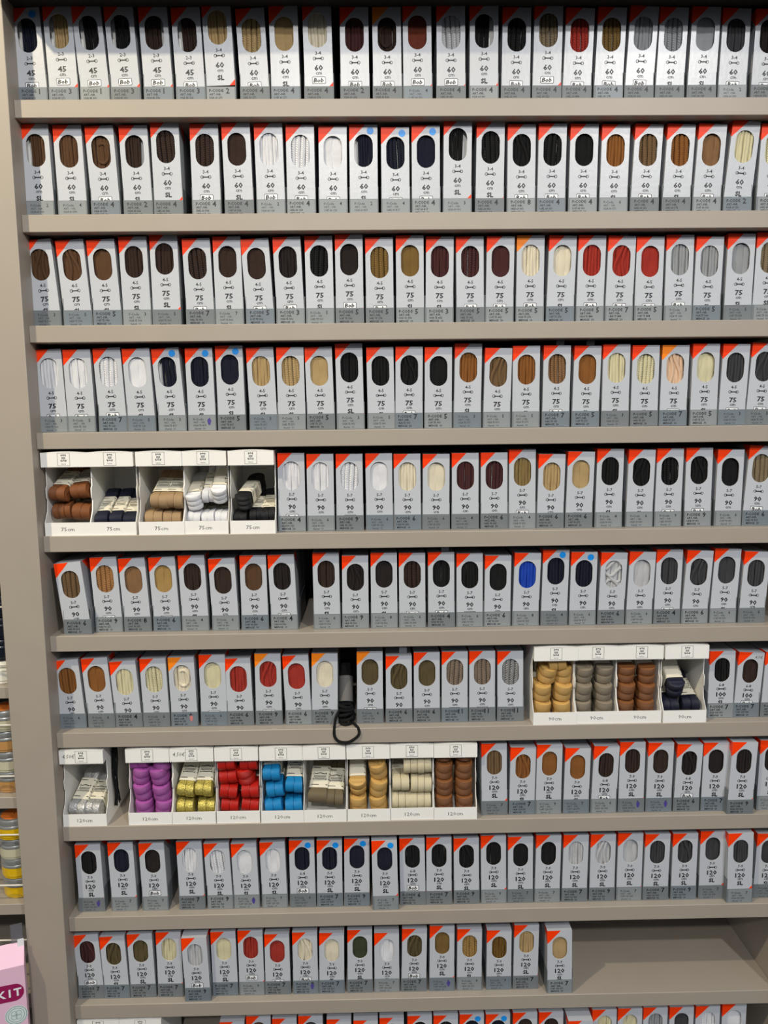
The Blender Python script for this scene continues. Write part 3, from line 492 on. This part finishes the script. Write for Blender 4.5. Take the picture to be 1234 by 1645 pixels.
for row, x, sb_, cm, price, color, bl in TR:
    x = max(x, 1.2) / 1e3; sb_ /= 1e3; cw = CW2[color]
    lab = 'open white card tray marked %dcm holding %s laces, %s' % (cm, cw, ROWNAME[row]) if bl else 'white card tray cut off by the frame, %s, bottom shelf' % ('leftmost' if x < .01 else 'second from left')
    t = thing('display_tray', lab, 'display tray', (x, sb_, Z(row)), (0, 0, 0), 'white lace trays on the ' + ROWNAME[row])
    link('carton', TBOX, t)
    if (cm, price) not in _pm: _pm[(cm, price)] = print_mesh(cm, price)
    link('print', _pm[(cm, price)], t)
    for bx, bz, by, vh, pi_, ya, n, where in bl:
        W_, T_ = (.0225, .0205) if vh == V else (.0218, .0240)
        if color in ('navy', 'black', 'white') and cm == 75: W_, T_ = (.0165, .0185) if vh == V else (.0195, .020)
        if n >= 3 and color == 'cream': W_ = .0092 * n; T_ = .024
        if n == 1 and color == 'khaki': W_ = .026
        if n == 1 and vh == H: W_ = .014
        Lb = .072 if pi_ < 18 else .074
        pr = math.radians(pi_); T2 = W_ if vh == H else T_
        rr = random.uniform(-9, 9) if color in ('purple', 'red', 'blue', 'gold', 'white', 'bronze') else random.uniform(-3, 3)
        e = Euler((0, math.radians((90 if vh == H else 0) + rr), 0)).to_matrix()
        ya = 0 if (len(bl) > 4 or vh == H and bx > 26) else max(-12, min(0, ya)); ya += random.uniform(-1, 1)
        rm = Euler((0, 0, math.radians(ya))).to_matrix() @ Euler((pr, 0, 0)).to_matrix() @ e
        b0, b1 = (.016, .048) if pi_ >= 17 else (.027, .060)
        P = [rm @ Vector((sx * W_ * .5, yy * Lb, sz * T_ * .5)) for sx in (-1, 1) for yy in (0, 1) for sz in (-1, 1)]
        lo = [min(p[q] for p in P) for q in range(3)]; hi = [max(p[q] for p in P) for q in range(3)]
        bx /= 1e3; by /= 1e3; bz /= 1e3
        bx = min(max(bx, .0014 - lo[0]), BW - .0014 - hi[0]); bz = min(bz, BH - .003 - hi[2]); bz = max(bz, .0012 - lo[2] - .002)
        by = min(max(by, .0012 - lo[1]), BD - .0014 - hi[1])
        bundle(color, (x + bx, sb_ + by, Z(row) + bz), rm.to_euler(), n, W_, T_, Lb, b0, b1,
               '%s bundle of %s laces in the %dcm tray, %s' % (where, cw, cm, ROWNAME[row]), 'lace bundles in the %s %dcm tray' % (cw, cm))

# black lace hank in the gap on the seventh shelf, one loop hanging over the edge
zs = Z(6)
t = thing('shoelace_bundle', 'loose black lace hank in grey band, one loop hanging over the seventh shelf edge', 'shoelaces', (.3715, .022, zs), (0, 0, 0))
lm = MB()
for i, (dx, dz, r) in enumerate(((0, 0, .0075), (.001, .005, .0085), (-.001, .010, .0088), (.001, .015, .0085), (0, .020, .0080))):
    lm.tube([(dx + r * 1.05 * math.cos(a), -.004 + .010 * math.sin(a), .004 + dz + .0022 * math.sin(a + i)) for a in [6.2832 * j / 20 for j in range(20)]], .0021, 8, closed=True, up=(0, 0, 1))
loop = [(-.008, -.006, .019), (-.0125, -.016, .012), (-.0145, -.021, .0), (-.0140, -.0235, -.010), (-.008, -.0245, -.0165), (.003, -.0245, -.0175), (.012, -.024, -.013), (.0175, -.0235, -.007), (.0165, -.021, -.0005), (.012, -.016, .003), (.008, -.008, .004)]
def smooth(P, k=5):
    P = [Vector(p) for p in P]; out = []
    for i in range(len(P) - 1):
        a, b, c, d = P[max(0, i - 1)], P[i], P[i + 1], P[min(len(P) - 1, i + 2)]
        for j in range(k):
            t_ = j / k; out.append(.5 * (2 * b + (c - a) * t_ + (2 * a - 5 * b + 4 * c - d) * t_ ** 2 + (3 * b - a - 3 * c + d) * t_ ** 3))
    return out + [P[-1]]
lm.tube(smooth(loop), .0019, 10)
for dx in (-.004, .0, .004): lm.tube([(dx, .002, .022), (dx * .8, .016, .046), (dx * .6, .030, .070)], .0042, 8)
lm.obj('laces', [M['l_black']], t)
pb = MB(); pb.tube([(0, .004, .026), (0, .020, .055)], .0095, 20); pb.obj('paper_band', [mat('grey_band', (96, 94, 92), .7)], t)
# dark frayed lace hanging beside the silver tray
t2 = MB()
for q in range(9):
    x = (q % 3 - 1) * .0016 + random.uniform(-.0008, .0008); y0 = (q // 3) * .002; zb = random.uniform(.008, .03)
    t2.tube([(x + .0012 * math.sin(j * .9 + q), y0 + .0008 * math.sin(j * 1.3 + q), zb + (.098 - zb) * j / 8) for j in range(9)], .0009, 6)
o = t2.obj('shoelace', [M['l_black']], None, loc=(.0625, .028, Z(7))); tag(o, 'dark frayed lace hanging beside the silver glitter tray, eighth shelf', 'shoelace')
lu = thing('shelving_unit', 'neighbouring taupe shelving unit at the left edge holding polish tins', 'shelving unit', (-.35, .15, 0))
LS = [-.7052, -.8539, -1.0028, -1.1381, -1.2750, -.5560, -.4100, -.2600, -.11, .04, .19]
for z in LS: upart('shelf', -.65, -.0507, 0, .285, ZO + z - .0155, ZO + z, 'board', lu, -.35)
upart('back_panel', -.65, -.0507, .285, .30, .02, TOP - .002, 'shade_dark', lu, -.35)  # panel colour darkened to imitate the shaded bay interior
upart('side_panel', -.70, -.65, -.014, .30, 0, TOP, 'board', lu, -.35)
M['wire'] = mat('white_wire', (225, 220, 205), .35)
for z in (-.6005, -.6749, -.7550, -.8238, -.9042, -.9748, -1.0529, -1.1234):
    g = MB().tube([(-.65 + .35, -.152, ZO + z), (-.0507 + .35, -.152, ZO + z)], .0011, 8, up=(0, 0, 1)).obj('guard_rail', [M['wire']], lu)
def tin(x, y, z, h, r, body, lid, label, top=None, group='polish tins in the neighbouring bay'):
    t = thing('polish_tin', label, 'tin', (x, y, z), (0, 0, 0), group)
    def lathe(pr, mi=0, n=40):
        mb = MB(); P = len(pr); vs = [(r_ * math.cos(6.2832 * k / n), r_ * math.sin(6.2832 * k / n), z_) for r_, z_ in pr for k in range(n)]
        mb.add(vs, [(p * n + k, p * n + (k + 1) % n, (p + 1) * n + (k + 1) % n, (p + 1) * n + k) for p in range(P - 1) for k in range(n)] , mi, True)
        return mb
    lathe([(.001, 0), (r * .88, 0), (r * .93, .0012), (r * .93, h * .12), (r * .98, h * .16), (r * .98, h * .56), (.001, h * .56)]).obj('body', [body], t)
    lathe([(r * .97, h * .57), (r, h * .58), (r, h * .66), (r * .97, h * .70), (r * .985, h * .74), (r * .985, h * .93), (r * .95, h * .985), (r * .80, h * .995), (.001, h * .97)]).obj('lid', [lid], t)
    if top: lathe([(r * .74, h * .993), (.001, h * .985)]).obj('sticker', [top], t)
    return t
M['t_lid'] = mat('grey_metal_lid', (170, 172, 170), .3, metal=.6); M['t_yel'] = mat('yellow_glass', (216, 176, 20), .2, coat=.5); M['t_amb'] = mat('amber_glass', (184, 138, 82), .25, coat=.5)
M['t_crm'] = mat('cream_label', (190, 186, 160), .4); M['t_org'] = mat('orange_sticker', (240, 130, 50), .5); M['t_blk'] = mat('black_tin', (26, 30, 44), .3, coat=.4); M['t_wht'] = mat('white_tin', (232, 230, 215), .4)
for s_, (zb, bods, nm) in enumerate(((-.8539, ('t_amb', 't_crm', 't_amb', 't_crm'), 'amber'), (-1.0028, ('t_yel', 't_yel', 't_crm', 't_yel'), 'yellow'))):
    for j, b in enumerate(bods):
        pos = ('lowest', 'second from bottom', 'second from top', 'topmost')[j]
        tin(-.0735, .032 - .002 * j, ZO + zb + .0285 * j + .0002, .0282, .0222, M[b], M['t_lid'], '%s polish tin in the stack of %s tins, left neighbouring bay' % (pos, nm), M['t_org'] if j == 3 else None)
        
tin(-.0735, .03, ZO - .7050, .0300, .0222, M['t_wht'], M['t_wht'], 'white polish tin under the dark tins, left neighbouring bay')
for j in range(3): tin(-.0735, .03, ZO - .6748 + .0285 * j, .0282, .0222, M['t_blk'], M['t_blk'], '%s dark blue tin of three stacked in the left neighbouring bay' % ('lowest', 'middle', 'topmost')[j])
M['pink'] = mat('pink_card', (232, 190, 212), .5); M['pink2'] = mat('dusty_pink_card', (228, 194, 196), .5); M['magenta'] = mat('magenta_print', (150, 24, 84), .45)
M['tab'] = mat('clear_plastic', (120, 120, 128), .15, alpha=.45); M['seal'] = mat('pale_green_print', (214, 226, 224), .5); M['seal2'] = mat('green_grey_print', (120, 150, 150), .5)
def kit(x, z, lab, full=True):
    W_ = .034; Hk = .150; D = .020
    k = thing('care_kit', lab, 'kit box', (x, -.050, z), (0, 0, .34), 'pink kit boxes hanging from the rails')
    c = MB(); c.box(0, W_, 0, D, 0, Hk, 0, skip='t')
    c.add([(0, 0, Hk), (W_, 0, Hk), (W_, D, Hk + .020), (0, D, Hk + .020), (0, D, Hk), (W_, D, Hk)], [(0, 1, 2, 3), (0, 3, 4), (1, 5, 2), (4, 3, 2, 5)], 0)
    cc = c.obj('carton', [M['pink']], k)
    s_ = MB(); e = -.0002
    poly(s_, [(0, Hk - .022), (0, Hk - .046)] + [(.021 + .011 * math.cos(a), Hk - .035 + .0118 * math.sin(a)) for a in [-1.57 + 3.14 * j / 12 for j in range(13)]][::1], e, 0)
    for i, ch in enumerate('KIT'): put_text(s_, ch, .0060 + i * .0092, Hk - .0400, .0105, e - .0002, 1, .03)
    s_.obj('print', [M['magenta'], M['logo_white']], cc)
    s_ = MB(); cx, cz = .021, Hk - .067
    poly(s_, circ(cx, cz, .0135, 32), e, 0)
    for r1, r2 in ((.0125, .0118), (.0098, .0092)): ring2(s_, circ(cx, cz, r1, 32), circ(cx, cz, r2, 32), e - .0001, 1)
    for i in range(4): ring2(s_, circ(cx + .0026 * (i % 2 * 2 - 1), cz + .0026 * (i // 2 * 2 - 1), .0036, 14), circ(cx + .0026 * (i % 2 * 2 - 1), cz + .0026 * (i // 2 * 2 - 1), .0031, 14), e - .0001, 1)
    s_.obj('emblem', [M['seal'], M['seal2']], cc)
    MB().box(.019, W_ - .001, D - .0006, D, Hk + .018, Hk + .0455).obj('hang_tab', [M['tab']], k)
    MB().box(.0265, .034, D - .004, D - .003, Hk + .006, Hk + .0255).obj('tag', [M['logo_white']], k)
kit(-.0762, ZO - 1.0610 - .150, 'pink kit box with magenta label hanging beside the left post')
kit(-.1220, ZO - 1.1480 - .150, 'second pink kit box, lower at the left edge')
